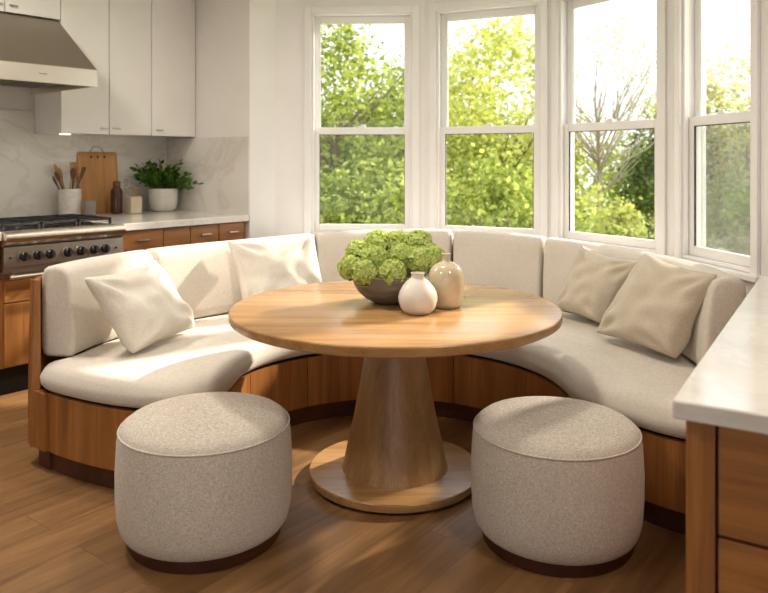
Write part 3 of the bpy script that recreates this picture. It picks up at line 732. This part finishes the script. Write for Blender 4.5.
P('bright green leafy tree filling the left bay window', -.75, 11.2, [(0,0,2.3,1.0,.9,1.6),(.7,.3,1.5,.8,.8,1.2),(-.7,.2,1.9,.8,.8,1.3),(.2,-.2,.9,1.2,.8,.9)], 6200, .13, LV['mid'], 2.2, seed=1)
P('olive green shrub mass low in the left bay window', .15, 9.6, [(0,0,.9,1.0,.7,.95),(-.9,.2,.8,.9,.6,.8)], 3600, .11, LV['mid'], .8, 'shrub', 'shrub', seed=2)
P('yellow-green tree seen through the second window from the left', 2.0, 12.4, [(0,0,2.6,1.1,.9,1.6),(-.8,0,1.8,.8,.8,1.3),(.7,.3,1.6,.8,.8,1.2)], 5600, .13, LV['lime'], 2.2, seed=3)
P('round light green shrub below the second window view', 1.35, 9.4, [(0,0,.9,.8,.7,.95),(.6,.2,.8,.7,.6,.85)], 3000, .11, LV['mid'], .8, 'shrub', 'shrub', seed=4)
P('nearly bare pale tree with thin branches against the sky', 3.75, 12.8, [(0,0,2.9,1.15,1.0,1.35)], 900, .075, LV['pale'], 2.4, seed=5, bare=34)
P('bushy dark green tree right of the bare tree', 5.25, 13.2, [(0,0,1.5,.9,.9,1.3),(-.5,-.2,1.0,.7,.7,1.0)], 3800, .13, LV['deep'], 1.4, seed=6)
P('lime shrub at the foot of the bare tree', 3.05, 10.6, [(0,0,.7,.7,.6,.75),(.7,.1,.6,.6,.6,.6)], 2400, .1, LV['lime'], .5, 'shrub', 'shrub', seed=7)
P('pale hazy tree seen in the right side window', 6.3, 12.6, [(0,0,2.3,1.0,.9,1.5),(.7,.3,1.6,.8,.8,1.3),(-.2,-.3,1.0,1.0,.8,.9)], 4200, .13, LV['pale'], 2.0, seed=8)
P('dark shrub under the pale tree of the right side window', 5.1, 10.2, [(0,0,.8,.9,.7,.8),(.8,.2,.8,.8,.7,.8)], 2800, .11, LV['deep'], .6, 'shrub', 'shrub', seed=9)
P('dense dark tree furthest right, outside the side window', 8.6, 11.4, [(0,0,1.8,1.3,1.2,1.6),(1.3,-.4,1.5,1.1,1,1.4),(-.6,.6,1.0,1.0,.9,1.1)], 4200, .15, LV['deep'], 1.8, seed=14)
P('long olive green hedge closing the garden behind the trees on the left', -.6, 16.6, [(0,0,1.3,1.7,.8,1.5),(-2.2,0,1.4,1.5,.8,1.5),(2.1,.1,1.4,1.6,.8,1.5)], 6000, .16, LV['deep'], 1.0, 'hedge', 'hedge', seed=13)
P('broad leafy tree behind the others at the far left', -3.2, 14.5, [(0,0,2.2,1.6,1.2,1.7),(1.5,.4,1.7,1.2,1,1.5)], 5200, .16, LV['deep'], 2.0, seed=10)
P('tall pale green tree in the gap between the two left windows', 1.0, 15.0, [(0,0,2.2,1.5,1.2,1.9),(-1.4,.3,1.8,1.1,1,1.6)], 5200, .16, LV['mid'], 2.0, seed=11)
P('light green hedge closing the garden far behind the bare tree', 4.6, 17.0, [(0,0,1.1,1.6,.8,1.2),(-1.8,0,1.1,1.3,.8,1.3),(2.0,.2,1.2,1.5,.8,1.3),(4.0,0,1.2,1.5,.8,1.3)], 6000, .16, LV['mid'], 1.0, 'hedge', 'hedge', seed=12)

# ------------------------------------------------------------------ light
w = bpy.data.worlds.new('sky'); bpy.context.scene.world = w; w.use_nodes = True
nt = w.node_tree; bg = nt.nodes['Background']
tc = N(nt,'ShaderNodeTexCoord'); sx = N(nt,'ShaderNodeSeparateXYZ'); nt.links.new(tc.outputs['Generated'], sx.inputs[0])
nt.links.new(ramp(nt, sx.outputs['Z'], [(0,(.52,.52,.51,1)),(.2,(.52,.545,.57,1)),(.45,(1.0,1.04,1.08,1)),(1,(1.2,1.3,1.5,1))]), bg.inputs['Color']); bg.inputs['Strength'].default_value = 2.3
def light(name, typ, loc, energy, col=(1,1,1), **kw):
    l = bpy.data.lights.new(name, typ); l.energy = energy; l.color = col
    for k, v in kw.items(): setattr(l, k, v)
    o = bpy.data.objects.new(name, l); C.objects.link(o); o.location = loc; return o
AZ = math.atan2(.6,.8); EL = rad(30)
s = light('sunlight', 'SUN', (6,6,8), 6.6, (1,.9,.77), angle=rad(2.0))
sd_ = Vector((math.cos(AZ)*math.cos(EL), math.sin(AZ)*math.cos(EL), math.sin(EL))); s.rotation_euler = sd_.to_track_quat('Z','Y').to_euler()
for x, y in ((-1.6,1.2),(1.2,1.2),(-.2,3.3),(-2.2,3.6)):
    light('ceiling_fill', 'AREA', (x,y,CEIL-.02), 30 if x < -2 else 18, (1,.92,.82), shape='DISK', size=.35)  # unseen fill lights added under the ceiling to brighten the room, strongest towards the kitchen

# ------------------------------------------------------------------ camera
cd = bpy.data.cameras.new('camera'); cam = bpy.data.objects.new('camera', cd); C.objects.link(cam)
cam.location = (0,0,1.39); cam.rotation_euler = (PI/2,0,0)
cd.sensor_width = 36; cd.lens = 36*734/768; cd.shift_y = -(296.5-160)/768
cd.dof.use_dof = True; cd.dof.focus_distance = 3.2; cd.dof.aperture_fstop = 3.2
sc = bpy.context.scene; sc.camera = cam
sc.view_settings.view_transform = 'Standard'; sc.view_settings.look = 'None'; sc.view_settings.gamma = 1; sc.view_settings.exposure = .42
